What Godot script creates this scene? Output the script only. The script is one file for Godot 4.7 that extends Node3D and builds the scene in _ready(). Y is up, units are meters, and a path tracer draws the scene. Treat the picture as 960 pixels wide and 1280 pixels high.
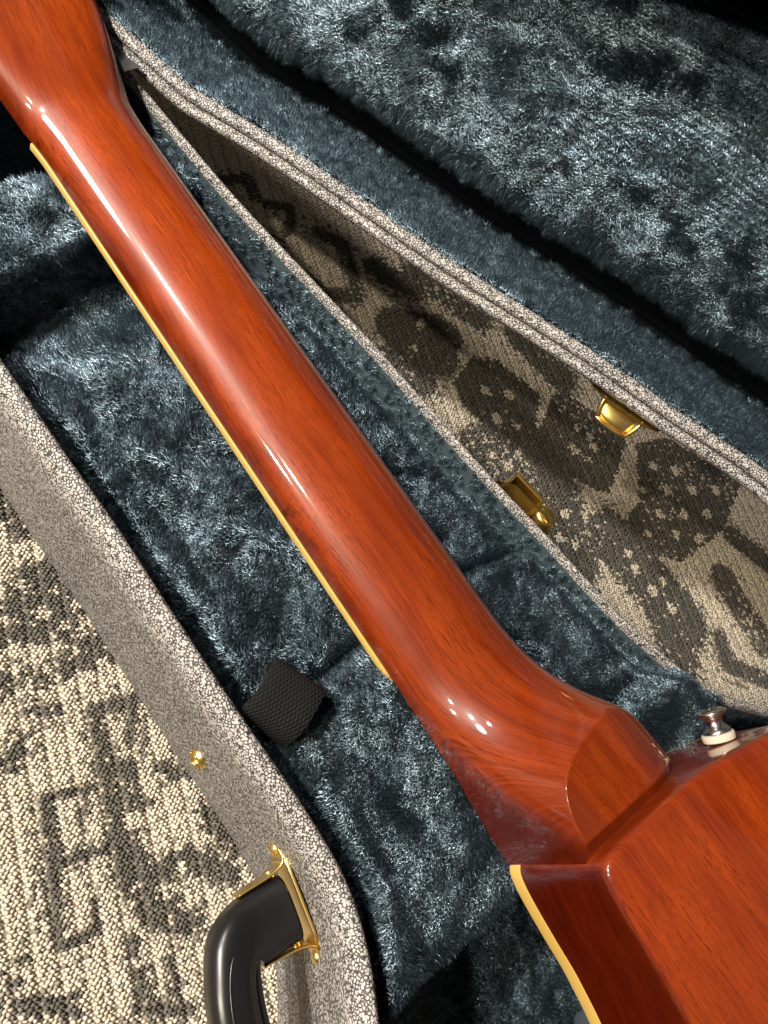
extends Node3D

# A guitar lying face down in its open, plush-lined case on a woven rug. Metres, y up.
# +x runs along the neck towards the body, +z towards the handle side of the case.

const TAU8 := TAU / 8.0
var M := {}
var taken := {}
var rng := RandomNumberGenerator.new()
var lumps := FastNoiseLite.new()
var fine := FastNoiseLite.new()

# ---- rug motifs, millimetres in the rug's own axes: [half width, speckled, points] ----
const STROKES := [
	[2.7, 0, 223, -11, 222, 7],
	[3.0, 0, 224, -10, 245, -10, 274, -11],
	[2.1, 0, 223, 6, 240, 2],
	[3.6, 0, 247, -11, 252, -1],
	[3.2, 1, 260, -7, 265, 1],
	[2.1, 0, 254, -35, 277, -36, 309, -39],
	[1.8, 0, 253, -36, 254, -18],
	[1.6, 0, 255, -19, 265, -23],
	[1.8, 0, 279, -34, 279, -22, 278, -7],
	[1.8, 0, 309, -39, 308, -25],
	[1.5, 0, 308, -24, 298, -25],
	[1.9, 0, 315, -13, 339, -13],
	[2.0, 0, 340, -15, 349, 4],
	[1.7, 0, 328, 0, 343, 0],
	[1.2, 1, 308, -54, 318, -58],
	[2.9, 1, 323, -54, 330, -39],
	[5.4, 1, 276, -10, 295, -7, 309, -2, 318, 9],
	[2.7, 1, 255, 11, 261, 24],
	[4.5, 1, 280, 28, 295, 37],
	[4.1, 1, 295, 3, 295, 16, 304, 30],
	[7.4, 1, 112, -30, 122, -27, 131, -24],
	[7.1, 1, 155, -23, 162, -16],
	[5.8, 1, 169, -33, 177, -13],
	[5.0, 1, 161, -19, 186, -13, 197, 1],
	[4.7, 1, 183, -40, 182, -22],
	[4.4, 1, 201, -19, 200, -8],
	[2.6, 1, 202, -33, 205, -28],
	[3.1, 1, 227, -40, 236, -46],
	[2.3, 1, 216, -33, 220, -25],
	[2.6, 1, 205, -45, 202, -40],
	[4.0, 1, 145, -55, 169, -46],
	[4.5, 1, 213, -64, 234, -58],
	[2.5, 0, 248, -73, 248, -62, 276, -69],
	[3.0, 0, -66, 149, -66, 164, -55, 162, -45, 155],
	[3.5, 0, -83, 123, -87, 140, -72, 142],
	[4.4, 0, -11, 157, 3, 170, 3, 192],
	[4.0, 0, -46, 178, -38, 194, -2, 194],
	[6.4, 1, -35, 142, -13, 144, -8, 151],
	[7.0, 1, -19, 212, -2, 237],
	[8.0, 1, -14, 242, 22, 282],
	[12.3, 0, 28, 214, 35, 246],
	[12.2, 0, 49, 219, 50, 237],
	[10.6, 1, 36, 315, 72, 336],
	[8.9, 1, 53, 199, 70, 217],
	[12.6, 1, 118, 245, 145, 262],
	[14.3, 1, 156, 292, 204, 284],
	[15.8, 1, 194, 323, 259, 355],
	[10.6, 1, 236, 338, 285, 339],
	[6.6, 0, 211, 437, 235, 460],
	[9.0, 0, 239, 409, 287, 419],
	[4.8, 0, 276, 381, 294, 378, 311, 406],
	[9.7, 1, 92, 280, 150, 295],
	[17.3, 1, 151, 538, 185, 580],
	[11.7, 0, 242, 502, 284, 521],
	[12.9, 1, 342, 417, 381, 442]]
const DIAMONDS := [
	[84, 323, 85, 335, 120, 374, 129, 371, 163, 337, 159, 325, 143, 303, 130, 290, 119, 287, 103, 306],
	[51, 266, 55, 285, 84, 311, 99, 301, 119, 285, 126, 268, 108, 256, 86, 242, 71, 242],
	[129, 382, 128, 416, 172, 473, 205, 431, 221, 378, 200, 327, 180, 346, 173, 361]]
const FLECKS := [[272, -4, 3.4], [273, 14, 3.3], [284, 17, 3.5], [283, 6, 3.4], [261, 6, 3.8], [265, 21, 3.1], [304, 2, 2.6], [311, 11, 2.6], [298, -8, 2.1], [296, 12, 2.2], [289, 25, 2.3], [145, -24, 5.9], [175, -24, 3.6], [189, -37, 3.0], [175, -10, 2.4], [187, -8, 2.7], [183, -16, 2.4], [166, -17, 2.1], [127, -24, 2.5], [150, -31, 2.1], [126, 320, 3.5], [130, 323, 3.0], [121, 339, 3.6], [128, 340, 3.6], [112, 330, 2.6], [136, 330, 2.5], [79, 265, 3.8], [83, 284, 3.9], [100, 266, 3.8], [107, 280, 2.9], [148, 388, 3.8], [154, 410, 4.4], [168, 393, 4.3], [171, 417, 4.4], [184, 375, 4.1], [188, 398, 4.2], [191, 422, 4.4], [207, 404, 4.2], [201, 382, 3.6], [174, 442, 4.0], [196, 356, 3.5], [165, 370, 3.1], [218, 332, 4.2], [234, 339, 4.2], [249, 349, 4.2], [207, 331, 3.3], [230, 352, 3.4], [134, 261, 3.6], [125, 252, 3.2], [172, 292, 3.7], [187, 280, 3.6], [194, 289, 3.2], [25, 234, 3.3], [43, 221, 2.8]]

# ---------------------------------------------------------------- helpers
func put(called: String, mesh: Mesh, mat: Material, parent: Node) -> MeshInstance3D:
	var o := MeshInstance3D.new()
	o.name = called
	o.mesh = mesh
	if mat:
		o.material_override = mat
	parent.add_child(o, true)
	return o

func thing(called: String, label: String, category: String) -> Node3D:
	var o := Node3D.new()
	o.name = called
	add_child(o, true)
	o.set_meta("label", label)
	o.set_meta("category", category)
	return o

# a grid of points [row][column] as one smooth mesh
func sheet(p: PackedVector3Array, nu: int, nv: int, flip := false, uv := PackedVector2Array(), col := PackedColorArray()) -> ArrayMesh:
	var nrm := PackedVector3Array()
	nrm.resize(nu * nv)
	for i in nu:
		for j in nv:
			var a := p[mini(i + 1, nu - 1) * nv + j] - p[maxi(i - 1, 0) * nv + j]
			var b := p[i * nv + mini(j + 1, nv - 1)] - p[i * nv + maxi(j - 1, 0)]
			var n := a.cross(b)
			if n.length_squared() < 1e-24:
				n = Vector3.UP
			n = n.normalized()
			nrm[i * nv + j] = -n if flip else n
	var ix := PackedInt32Array()
	for i in nu - 1:
		for j in nv - 1:
			var k := i * nv + j
			if flip:
				ix.append_array([k, k + nv, k + 1, k + nv, k + nv + 1, k + 1])
			else:
				ix.append_array([k, k + 1, k + nv, k + nv, k + 1, k + nv + 1])
	var arr := []
	arr.resize(Mesh.ARRAY_MAX)
	arr[Mesh.ARRAY_VERTEX] = p
	arr[Mesh.ARRAY_NORMAL] = nrm
	arr[Mesh.ARRAY_INDEX] = ix
	if uv.size():
		arr[Mesh.ARRAY_TEX_UV] = uv
	if col.size():
		arr[Mesh.ARRAY_COLOR] = col
	var m := ArrayMesh.new()
	m.add_surface_from_arrays(Mesh.PRIMITIVE_TRIANGLES, arr)
	return m

func lathe(profile: Array, n := 32) -> ArrayMesh:    # [[radius, height], ...] round y
	var p := PackedVector3Array()
	for i in n + 1:
		var a := TAU * i / n
		for q in profile:
			p.append(Vector3(cos(a) * q[0], q[1], sin(a) * q[0]))
	return sheet(p, n + 1, profile.size(), true)

# a bar of rounded-rectangle section swept along points; w across, t along "up"
func bar(pts: Array, ups: Array, w: Array, t: Array, n := 20, square := 4.0) -> ArrayMesh:
	var p := PackedVector3Array()
	var uv := PackedVector2Array()
	var k := pts.size()
	var along := 0.0
	for i in range(-1, k + 1):
		var c := clampi(i, 0, k - 1)
		var dir: Vector3 = (pts[mini(c + 1, k - 1)] - pts[maxi(c - 1, 0)]).normalized()
		var up: Vector3 = (ups[c] - dir * dir.dot(ups[c])).normalized()
		var side := dir.cross(up)
		var s := 0.001 if i != c else 1.0
		if i > 0 and i < k:
			along += (pts[i] - pts[i - 1]).length()
		for j in n + 1:
			var a := TAU * j / n
			var ca := cos(a)
			var sa := sin(a)
			var x: float = signf(ca) * pow(absf(ca), 2.0 / square) * w[c] * 0.5 * s
			var y: float = signf(sa) * pow(absf(sa), 2.0 / square) * t[c] * 0.5 * s
			p.append(pts[c] + side * x + up * y)
			uv.append(Vector2(along, float(j) / n))
	return sheet(p, k + 2, n + 1, false, uv)

func tube(pts: Array, r: float, n := 10) -> ArrayMesh:
	var ups := []
	var ws := []
	for q in pts:
		ups.append(Vector3(0.31, 0.9, 0.22))
		ws.append(r * 2.0)
	return bar(pts, ups, ws, ws, n, 2.0)

func smooth(pts: Array, sub: int, closed: bool) -> Array:
	var out := []
	var k := pts.size()
	for i in (k if closed else k - 1):
		var a = pts[(i - 1 + k) % k] if closed else pts[maxi(i - 1, 0)]
		var b = pts[i]
		var c = pts[(i + 1) % k]
		var d = pts[(i + 2) % k] if closed else pts[mini(i + 2, k - 1)]
		for s in sub:
			var t := float(s) / sub
			out.append(0.5 * (2.0 * b + (c - a) * t + (2.0 * a - 5.0 * b + 4.0 * c - d) * t * t + (3.0 * b - a - 3.0 * c + d) * t * t * t))
	if not closed:
		out.append(pts[k - 1])
	return out

func ss(a: float, b: float, x: float) -> float:
	return smoothstep(a, b, x)

# ---------------------------------------------------------------- materials
func paint(c: Color, rough: float, metal := 0.0) -> StandardMaterial3D:
	var m := StandardMaterial3D.new()
	m.albedo_color = c.linear_to_srgb()
	m.roughness = rough
	m.metallic = metal
	return m

func to_tex(w: int, h: int, bytes: PackedByteArray) -> ImageTexture:
	return ImageTexture.create_from_image(Image.create_from_data(w, h, false, Image.FORMAT_RGB8, bytes))

func noise_bytes(freq: float, kind: int, w: int, h: int, seed_: int, cell := 0) -> PackedByteArray:
	var n := FastNoiseLite.new()
	n.seed = seed_
	n.noise_type = kind
	n.frequency = freq
	n.fractal_type = FastNoiseLite.FRACTAL_NONE
	if kind == FastNoiseLite.TYPE_CELLULAR:
		n.cellular_return_type = cell
		n.cellular_jitter = 1.0
		n.fractal_type = FastNoiseLite.FRACTAL_NONE
		n.domain_warp_enabled = true
		n.domain_warp_amplitude = 5.0
		n.domain_warp_frequency = 0.05
	var im := n.get_image(w, h)
	im.convert(Image.FORMAT_L8)
	return im.get_data()

# pebbled vinyl: short thin creases on the flat wall (low v), an open net of wide ones where it is stretched round the rim (high v)
func vinyl() -> StandardMaterial3D:
	var w := 1024
	var h := 1024
	var a := noise_bytes(0.045, FastNoiseLite.TYPE_SIMPLEX_SMOOTH, w, h, 3)
	var b := noise_bytes(0.118, FastNoiseLite.TYPE_CELLULAR, w, h, 8, FastNoiseLite.RETURN_DISTANCE2_SUB)
	var c := noise_bytes(0.06, FastNoiseLite.TYPE_SIMPLEX, w, h, 5)
	var g := noise_bytes(0.05, FastNoiseLite.TYPE_SIMPLEX_SMOOTH, w, h, 12)
	var out := PackedByteArray()
	out.resize(w * h * 3)
	var hgt := PackedByteArray()
	hgt.resize(w * h * 3)
	for y in h:
		var v := 1.0 - float(y) / h
		for x in w:
			var k := y * w + x
			var e1 := absf(a[k] / 255.0 - 0.5)
			var e3 := absf(g[k] / 255.0 - 0.5)
			var e2 := b[k] / 255.0
			var br := c[k] / 255.0
			var rim := smoothstep(0.575, 0.66, v + 0.05 * (br - 0.5))
			# wall: short worm-shaped creases
			var f1 := minf(clampf((e1 - 0.12) / 0.07, 0.0, 1.0) + clampf((br - 0.5) * 6.0, 0.0, 1.0), clampf((e3 - 0.13) / 0.07, 0.0, 1.0) + clampf((0.56 - br) * 6.0, 0.0, 1.0))
			# rim: a stretched, broken net of cracks round pale pebbles
			var f2 := clampf((e2 - 0.20 + 0.24 * absf(br - 0.45)) / 0.09, 0.0, 1.0) + clampf((e1 * 2.0 - 0.52) * 6.0, 0.0, 0.8)
			var f := clampf(lerpf(f1, f2, rim), 0.0, 1.0)
			var lvl := lerpf(lerpf(0.22, 0.2, rim), lerpf(0.51, 0.63, rim) + 0.06 * br, f)  # rim paler than wall: stretch, plus its brighter light put into the colour
			out[k * 3] = int(255.0 * lvl)
			out[k * 3 + 1] = int(255.0 * lvl * 0.975)
			out[k * 3 + 2] = int(255.0 * lvl * 0.955)
			var hh := int(255.0 * f)
			hgt[k * 3] = hh
			hgt[k * 3 + 1] = hh
			hgt[k * 3 + 2] = hh
	var m := paint(Color(1, 1, 1), 0.5)
	m.albedo_texture = to_tex(w, h, out)
	m.heightmap_enabled = true
	m.heightmap_texture = to_tex(w, h, hgt)
	m.heightmap_scale = 0.03
	return m

# mahogany under clear red lacquer; u runs along the grain
func wood(light: Color, dark: Color, seed_: int) -> ImageTexture:
	var w := 1024
	var h := 512
	var n := FastNoiseLite.new()
	n.seed = seed_
	n.frequency = 1.0
	n.fractal_octaves = 3
	var out := PackedByteArray()
	out.resize(w * h * 3)
	for y in h:
		for x in w:
			var u := x * 0.43 / w
			var v := y * 0.09 / h
			v += 0.002 * sin(u * 17.0) + 0.0012 * sin(u * 41.0 + 1.3)
			var band := n.get_noise_2d(u * 3.2, v * 150.0)
			var fibre := n.get_noise_2d(u * 26.0 + 40.0, v * 1500.0)
			var cloud := n.get_noise_2d(u * 16.0 + 77.0, v * 45.0)
			var pore := n.get_noise_2d(u * 60.0 + 9.0, v * 2500.0)
			var t := clampf(0.55 + 0.28 * band + 0.4 * fibre + 0.5 * cloud, 0.0, 1.0)
			var c := dark.lerp(light, t)
			if pore > 0.2:
				c = c * lerpf(1.0, 0.44, clampf((pore - 0.2) * 5.0, 0.0, 1.0) * clampf(0.6 + cloud, 0.2, 1.0))
			c = c.linear_to_srgb()
			var k := (y * w + x) * 3
			out[k] = clampi(int(c.r * 255.0), 0, 255)
			out[k + 1] = clampi(int(c.g * 255.0), 0, 255)
			out[k + 2] = clampi(int(c.b * 255.0), 0, 255)
	return to_tex(w, h, out)

func webbing() -> ImageTexture:
	var w := 128
	var out := PackedByteArray()
	out.resize(w * w * 3)
	for y in w:
		for x in w:
			var t := fposmod(x + y * 0.5 + 4.0 * sin(y * TAU / 16.0), 16.0) / 16.0
			var f := sin(t * PI) * (0.65 + 0.35 * absf(sin(y * PI / 8.0)))
			for k in 3:
				out[(y * w + x) * 3 + k] = int(255.0 * f)
	return to_tex(w, w, out)

func materials() -> void:
	M.vinyl = vinyl()
	M.brass = paint(Color(0.86, 0.63, 0.22), 0.29, 1.0)
	M.brass_dull = paint(Color(0.55, 0.40, 0.14), 0.34, 1.0)
	M.nickel = paint(Color(0.62, 0.58, 0.54), 0.22, 1.0)
	M.felt = paint(Color(0.42, 0.37, 0.29), 0.75)
	M.grip = paint(Color(0.006, 0.006, 0.007), 0.3)
	M.groove = paint(Color(0.012, 0.012, 0.013), 0.5)
	M.dark = paint(Color(0.004, 0.005, 0.006), 1.0)  # near-black lid lining: the shade of the valley put into its colour
	M.dark.metallic_specular = 0.05
	M.plush_back = paint(Color(0.03, 0.05, 0.06), 0.95)
	M.cloth = paint(Color(0.03, 0.031, 0.032), 0.9)
	M.web = paint(Color(0.008, 0.008, 0.008), 0.85)
	M.web.metallic_specular = 0.3
	var wt := webbing()
	M.web.heightmap_enabled = true
	M.web.heightmap_texture = wt
	M.web.heightmap_scale = 0.05
	M.pile = paint(Color(1, 1, 1), 0.3)
	M.pile.vertex_color_use_as_albedo = true
	M.pile.metallic = 0.3
	M.pile.metallic_specular = 1.0
	M.pile.backlight_enabled = true
	M.pile.backlight = Color(0.4, 0.4, 0.4)
	M.stitch = paint(Color(1, 1, 1), 0.95)
	M.stitch.vertex_color_use_as_albedo = true
	M.stitch.metallic_specular = 0.2
	M.rug_back = paint(Color(0.22, 0.19, 0.15), 1.0)
	M.floor = paint(Color(0.2, 0.15, 0.1), 0.6)
	M.binding = paint(Color(0.48, 0.31, 0.075), 0.35)
	M.ebony = paint(Color(0.02, 0.014, 0.012), 0.4)
	var tex := wood(Color(0.32, 0.047, 0.0045), Color(0.145, 0.0155, 0.0025), 11)
	M.wood = paint(Color(1, 1, 1), 0.36)
	M.wood.albedo_texture = tex
	M.wood.vertex_color_use_as_albedo = true
	M.wood.clearcoat_enabled = true
	M.wood.clearcoat = 1.0
	M.wood.clearcoat_roughness = 0.05
	M.wood.metallic_specular = 0.32
	M.plastic = paint(Color(0.03, 0.012, 0.008), 0.25)

# ---------------------------------------------------------------- outline of the case
const CASE := [
	-262, 0, -255, 45, -215, 72, -140, 74, -60, 68, 0, 66.5, 82, 69.4, 125, 71.7, 158, 73, 188, 75.3, 235, 78.6, 283, 81.5, 311, 87, 338, 101,
	366, 124, 400, 152, 450, 185, 520, 205, 600, 198, 680, 205, 750, 205, 800, 170, 828, 90, 832, 0,
	828, -90, 795, -165, 730, -198, 640, -185, 560, -180, 490, -176, 436, -150, 398, -119, 366, -97, 320, -84, 268, -79, 222, -74, 146, -69, 61, -60,
	20, -58, -18, -57, -80, -56, -140, -60, -215, -55, -250, -40]
const HINGE_AT := Vector3(-0.02, 0.1, -0.06)
const OPEN := 103.0
var hinge_x: Vector3
var hinge_y: Vector3     # away from the hinge line, in the lid's rim plane
var hinge_z: Vector3     # out of the lid's mouth
var outline: Array       # Vector2 (x, z), inner edge of the rim, head end first, +z side first
var lid_line: Array      # Vector2 (s, g), outer edge of the lid's rim
var zl := PackedFloat32Array()
var zr := PackedFloat32Array()
var gt := PackedFloat32Array()
var gb := PackedFloat32Array()

func span(line: Array, x0: float, n: int) -> Array:      # highest and lowest crossing per millimetre of x
	var hi := PackedFloat32Array()
	var lo := PackedFloat32Array()
	hi.resize(n)
	lo.resize(n)
	hi.fill(-9.0)
	lo.fill(9.0)
	var k := line.size()
	for i in k:
		var a: Vector2 = line[i]
		var b: Vector2 = line[(i + 1) % k]
		if b.x < a.x:
			var c := a
			a = b
			b = c
		for j in range(maxi(0, int(ceil((a.x - x0) * 1000.0))), mini(n - 1, int(floor((b.x - x0) * 1000.0))) + 1):
			var t := (x0 + j * 0.001 - a.x) / maxf(b.x - a.x, 1e-6)
			var y := lerpf(a.y, b.y, clampf(t, 0.0, 1.0))
			hi[j] = maxf(hi[j], y)
			lo[j] = minf(lo[j], y)
	return [hi, lo]

func look(a: PackedFloat32Array, x0: float, x: float) -> float:
	var f := clampf((x - x0) * 1000.0, 0.0, a.size() - 1.001)
	var i := int(f)
	return lerpf(a[i], a[i + 1], f - i)

func outlines() -> void:
	var c := []
	for i in CASE.size() / 2:
		c.append(Vector2(CASE[i * 2], CASE[i * 2 + 1]) * 0.001)
	outline = smooth(c, 10, true)
	var both := span(outline, -0.3, 1200)
	zl = both[0]
	zr = both[1]
	hinge_x = Vector3(1, 0, -0.24).normalized()
	var toward := Vector3(0.24, 0, 1).normalized()
	var a := deg_to_rad(OPEN)
	hinge_y = toward * cos(a) + Vector3.UP * sin(a)
	hinge_z = hinge_x.cross(hinge_y)
	var nrm := rim_normals(outline)
	for i in outline.size():
		var p: Vector2 = outline[i] + nrm[i] * 0.008
		var q := Vector3(p.x, 0.1, p.y) - HINGE_AT
		lid_line.append(Vector2(q.dot(hinge_x), maxf(q.dot(toward), 0.0006)))
	both = span(lid_line, -0.3, 1200)
	gt = both[0]
	gb = both[1]

func rim_normals(line: Array) -> Array:
	var out := []
	var k := line.size()
	for i in k:
		var t: Vector2 = line[(i + 1) % k] - line[(i - 1 + k) % k]
		out.append(Vector2(-t.y, t.x).normalized())
	return out

# sweep a section [[outwards mm, height mm], ...] round a closed outline; the vinyl's rim grain begins at section point "rim"
func round_sweep(line: Array, section: Array, lid: bool, flip: bool, rim := 0) -> ArrayMesh:
	var nrm := rim_normals(line)
	var k := line.size()
	var p := PackedVector3Array()
	var uv := PackedVector2Array()
	var vs := [0.0]
	for i in range(1, section.size()):
		vs.append(vs[-1] + Vector2(section[i][0] - section[i - 1][0], section[i][1] - section[i - 1][1]).length() / 150.0)
	var zero: float = vs[rim]
	var along := 0.0
	for i in k + 1:
		var c: Vector2 = line[i % k]
		if i:
			along += (c - line[i - 1]).length()
		for j in section.size():
			var q: Array = section[j]
			var f: Vector2 = c + nrm[i % k] * q[0] * 0.001 * (1.0 if lid else lerpf(0.7, 1.0, ss(-0.4, 0.4, nrm[i % k].y)))
			p.append(Vector3(f.x, f.y, -q[1] * 0.001) if lid else Vector3(f.x, q[1] * 0.001, f.y))
			uv.append(Vector2(along / 0.15, 1.0 - (0.63 + vs[j] - zero)))
	return sheet(p, k + 1, section.size(), flip, uv)

# ---------------------------------------------------------------- padding inside the case
func pad(x: float, z: float) -> float:
	var slit := 0.2465 + maxf(0.0, -z - 0.02) * 0.28
	var rear := 0.3535 + 0.021 * ss(-0.02, -0.045, z) - 0.006 * ss(0.05, 0.095, z)
	var y := lerpf(0.096, 0.002, ss(-0.056, -0.046, x))  # unseen head-end block, added to keep the well in shade
	y = lerpf(y, 0.0885, ss(0.001, 0.010, x + 0.002 * sin(z * 90.0)))
	y = lerpf(y, 0.066, ss(0.044, 0.056, x + 0.12 * (z - 0.03) * -1.0))
	y = lerpf(y, 0.0825, ss(0.058, 0.098, x))
	y = lerpf(y, 0.0895 + 0.0065 * ss(0.03, 0.004, absf(z - 0.028)) * ss(0.25, 0.264, x), ss(slit, slit + 0.006, x))
	y -= 0.009 * exp(-pow((x - slit) / 0.0022, 2.0))
	y += 0.014 * ss(0.340, 0.352, x) * ss(-0.034, -0.044, z)
	y = lerpf(y, 0.006, ss(rear - 0.002, rear + 0.006, x))
	y += 0.0028 * lumps.get_noise_2d(x * 1000.0, z * 1000.0)
	var e := minf(look(zl, -0.3, x) - z, z - look(zr, -0.3, x))
	y -= 0.006 * exp(-pow((e - 0.005) / 0.0025, 2.0)) * ss(0.05, 0.07, x)
	y += 0.002 * exp(-pow((e - 0.013) / 0.006, 2.0))
	return y

func pad_mesh(x0: float, x1: float, step: float) -> ArrayMesh:
	var nu := int((x1 - x0) / step) + 2
	var nv := 60
	var p := PackedVector3Array()
	for i in nu:
		var x := lerpf(x0, x1, float(i) / (nu - 1))
		var a := look(zl, -0.3, x)
		var b := look(zr, -0.3, x)
		for j in nv:
			var z := lerpf(b + 0.0005, a - 0.0005, float(j) / (nv - 1))
			p.append(Vector3(x, pad(x, z), z))
	return sheet(p, nu, nv, true)

# a tuft of fine tapered fibres about 1 unit long
func tuft(count: int, spread: float, long: float, wide: float, seed_: int) -> ArrayMesh:
	var r := RandomNumberGenerator.new()
	r.seed = seed_
	var v := PackedVector3Array()
	var n := PackedVector3Array()
	var ix := PackedInt32Array()
	for i in count:
		var a := r.randf() * TAU
		var d := sqrt(r.randf()) * spread
		var root := Vector3(cos(a) * d, -0.0006, sin(a) * d)
		var lean := Vector3(r.randfn() * 0.5, 1.0, r.randfn() * 0.5).normalized()
		var curl := Vector3(r.randfn(), r.randfn() * 0.4, r.randfn()) * 0.5
		var l := long * r.randf_range(0.65, 1.15)
		var yaw := r.randf() * TAU
		var side := Vector3(cos(yaw), 0, sin(yaw))
		var face := side.cross(lean).normalized()
		var k := v.size()
		for s in 3:
			var t := s / 2.0
			var c := root + lean * l * t + curl * l * t * t * 0.6
			var hw: float = wide * 0.5 * [1.0, 0.85, 0.0][s]
			var up := (lean + curl * t).normalized()
			var f := (face + up * 0.15).normalized()
			v.append(c - side * hw)
			n.append((f - side * 0.4 + up * 0.55).normalized())
			if s < 2:
				v.append(c + side * hw)
				n.append((f + side * 0.4 + up * 0.55).normalized())
		ix.append_array([k, k + 1, k + 2, k + 1, k + 3, k + 2, k + 2, k + 3, k + 4])
	var arr := []
	arr.resize(Mesh.ARRAY_MAX)
	arr[Mesh.ARRAY_VERTEX] = v
	arr[Mesh.ARRAY_NORMAL] = n
	arr[Mesh.ARRAY_INDEX] = ix
	var m := ArrayMesh.new()
	m.add_surface_from_arrays(Mesh.PRIMITIVE_TRIANGLES, arr)
	return m

func scatter(called: String, parent: Node, mesh: Mesh, mat: Material, places: Array, tints: Array) -> void:
	var mm := MultiMesh.new()
	mm.transform_format = MultiMesh.TRANSFORM_3D
	mm.use_colors = true
	mm.mesh = mesh
	mm.instance_count = places.size()
	for i in places.size():
		mm.set_instance_transform(i, places[i])
		mm.set_instance_color(i, tints[i])
	var o := MultiMeshInstance3D.new()
	o.name = called
	o.multimesh = mm
	o.material_override = mat
	o.set_meta("kind", "stuff")
	parent.add_child(o, true)

func stand(at: Vector3, up: Vector3, nap: Vector3, size: Vector3) -> Transform3D:
	var y := (up + nap).normalized()
	var yaw := rng.randf() * TAU
	var x := y.cross(Vector3(cos(yaw), 0.13, sin(yaw))).normalized()
	var z := x.cross(y)
	return Transform3D(Basis(x * size.x, y * size.y, z * size.z), at)

func plush_tint() -> Color:
	var k := rng.randf_range(0.45, 1.3)
	return Color(0.40 * k, 0.59 * k, 0.74 * k)

func case_pile(parent: Node, mesh: Mesh) -> void:
	var places := []
	var tints := []
	var x := -0.14
	while x < 0.455:
		var a := look(zl, -0.3, x)
		var b := look(zr, -0.3, x)
		var count := int((a - b) / 0.00088 * PILE)
		for i in count:
			var px := x + rng.randf_range(0.0, 0.0011)
			var z := rng.randf_range(b + 0.0015, a - 0.0015)
			var y := pad(px, z)
			var d := 0.0012
			var up := Vector3(-(pad(px + d, z) - y) / d, 1.0, -(pad(px, z + d) - y) / d).normalized()
			var way := lumps.get_noise_2d(px * 520.0 + 300.0, z * 620.0) * 4.2 + 2.4
			var much := 0.25 + 2.2 * ss(-0.1, 0.5, 0.6 * fine.get_noise_2d(px * 420.0, z * 620.0) + 0.7 * lumps.get_noise_2d(px * 560.0, z * 700.0 + 50.0))
			var nap := Vector3(cos(way), 0, sin(way)) * maxf(much, 0.05)
			nap -= up * nap.dot(up)
			var s := rng.randf_range(0.8, 1.2)
			var e := minf(a - z, z - b)
			s *= lerpf(0.55, 1.0, ss(0.002, 0.01, e)) * (0.6 if y < 0.03 else 1.0)  # pile cut short in the wells to deepen their shade
			places.append(stand(Vector3(px, y, z), up, nap, Vector3(1.0, s, 1.0)))
			tints.append(plush_tint())
		x += 0.0011
	# the upright lining below the rim
	var nrm := rim_normals(outline)
	for i in outline.size():
		var p: Vector2 = outline[i]
		if p.x < -0.14 or p.x > 0.45:
			continue
		var q: Vector2 = outline[(i + 1) % outline.size()]
		for j in int((q - p).length() * 2600.0 * PILE):
			var c: Vector2 = p.lerp(q, rng.randf())
			var y := rng.randf_range(0.078, 0.0955)
			var out := Vector3(-nrm[i].x, 0.0, -nrm[i].y)
			places.append(stand(Vector3(c.x, y, c.y) + out * 0.0005, out, Vector3(rng.randfn() * 0.3, rng.randf_range(-0.1, 0.5), rng.randfn() * 0.3), Vector3(0.9, rng.randf_range(0.45, 0.8), 0.9)))
			tints.append(plush_tint())
	scatter("plush_pile", parent, mesh, M.pile, places, tints)

# ---------------------------------------------------------------- padding inside the lid
func cushion(s: float, e: float, tall: float) -> Vector3:      # e metres above the lower edge of the cushion
	var k := sqrt(maxf(0.0, 1.0 - pow(1.0 - clampf(e / 0.016, 0.0, 1.0), 2.0)))
	var k2 := sqrt(maxf(0.0, 1.0 - pow(1.0 - clampf((tall - e) / 0.03, 0.0, 1.0), 2.0)))
	var d := 0.064 - 0.019 * k * k2
	d -= 0.0035 * lumps.get_noise_2d(s * 700.0 + 90.0, e * 700.0) * k
	return Vector3(s, look(gb, -0.3, s) + 0.0285 + e, -d)

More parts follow.
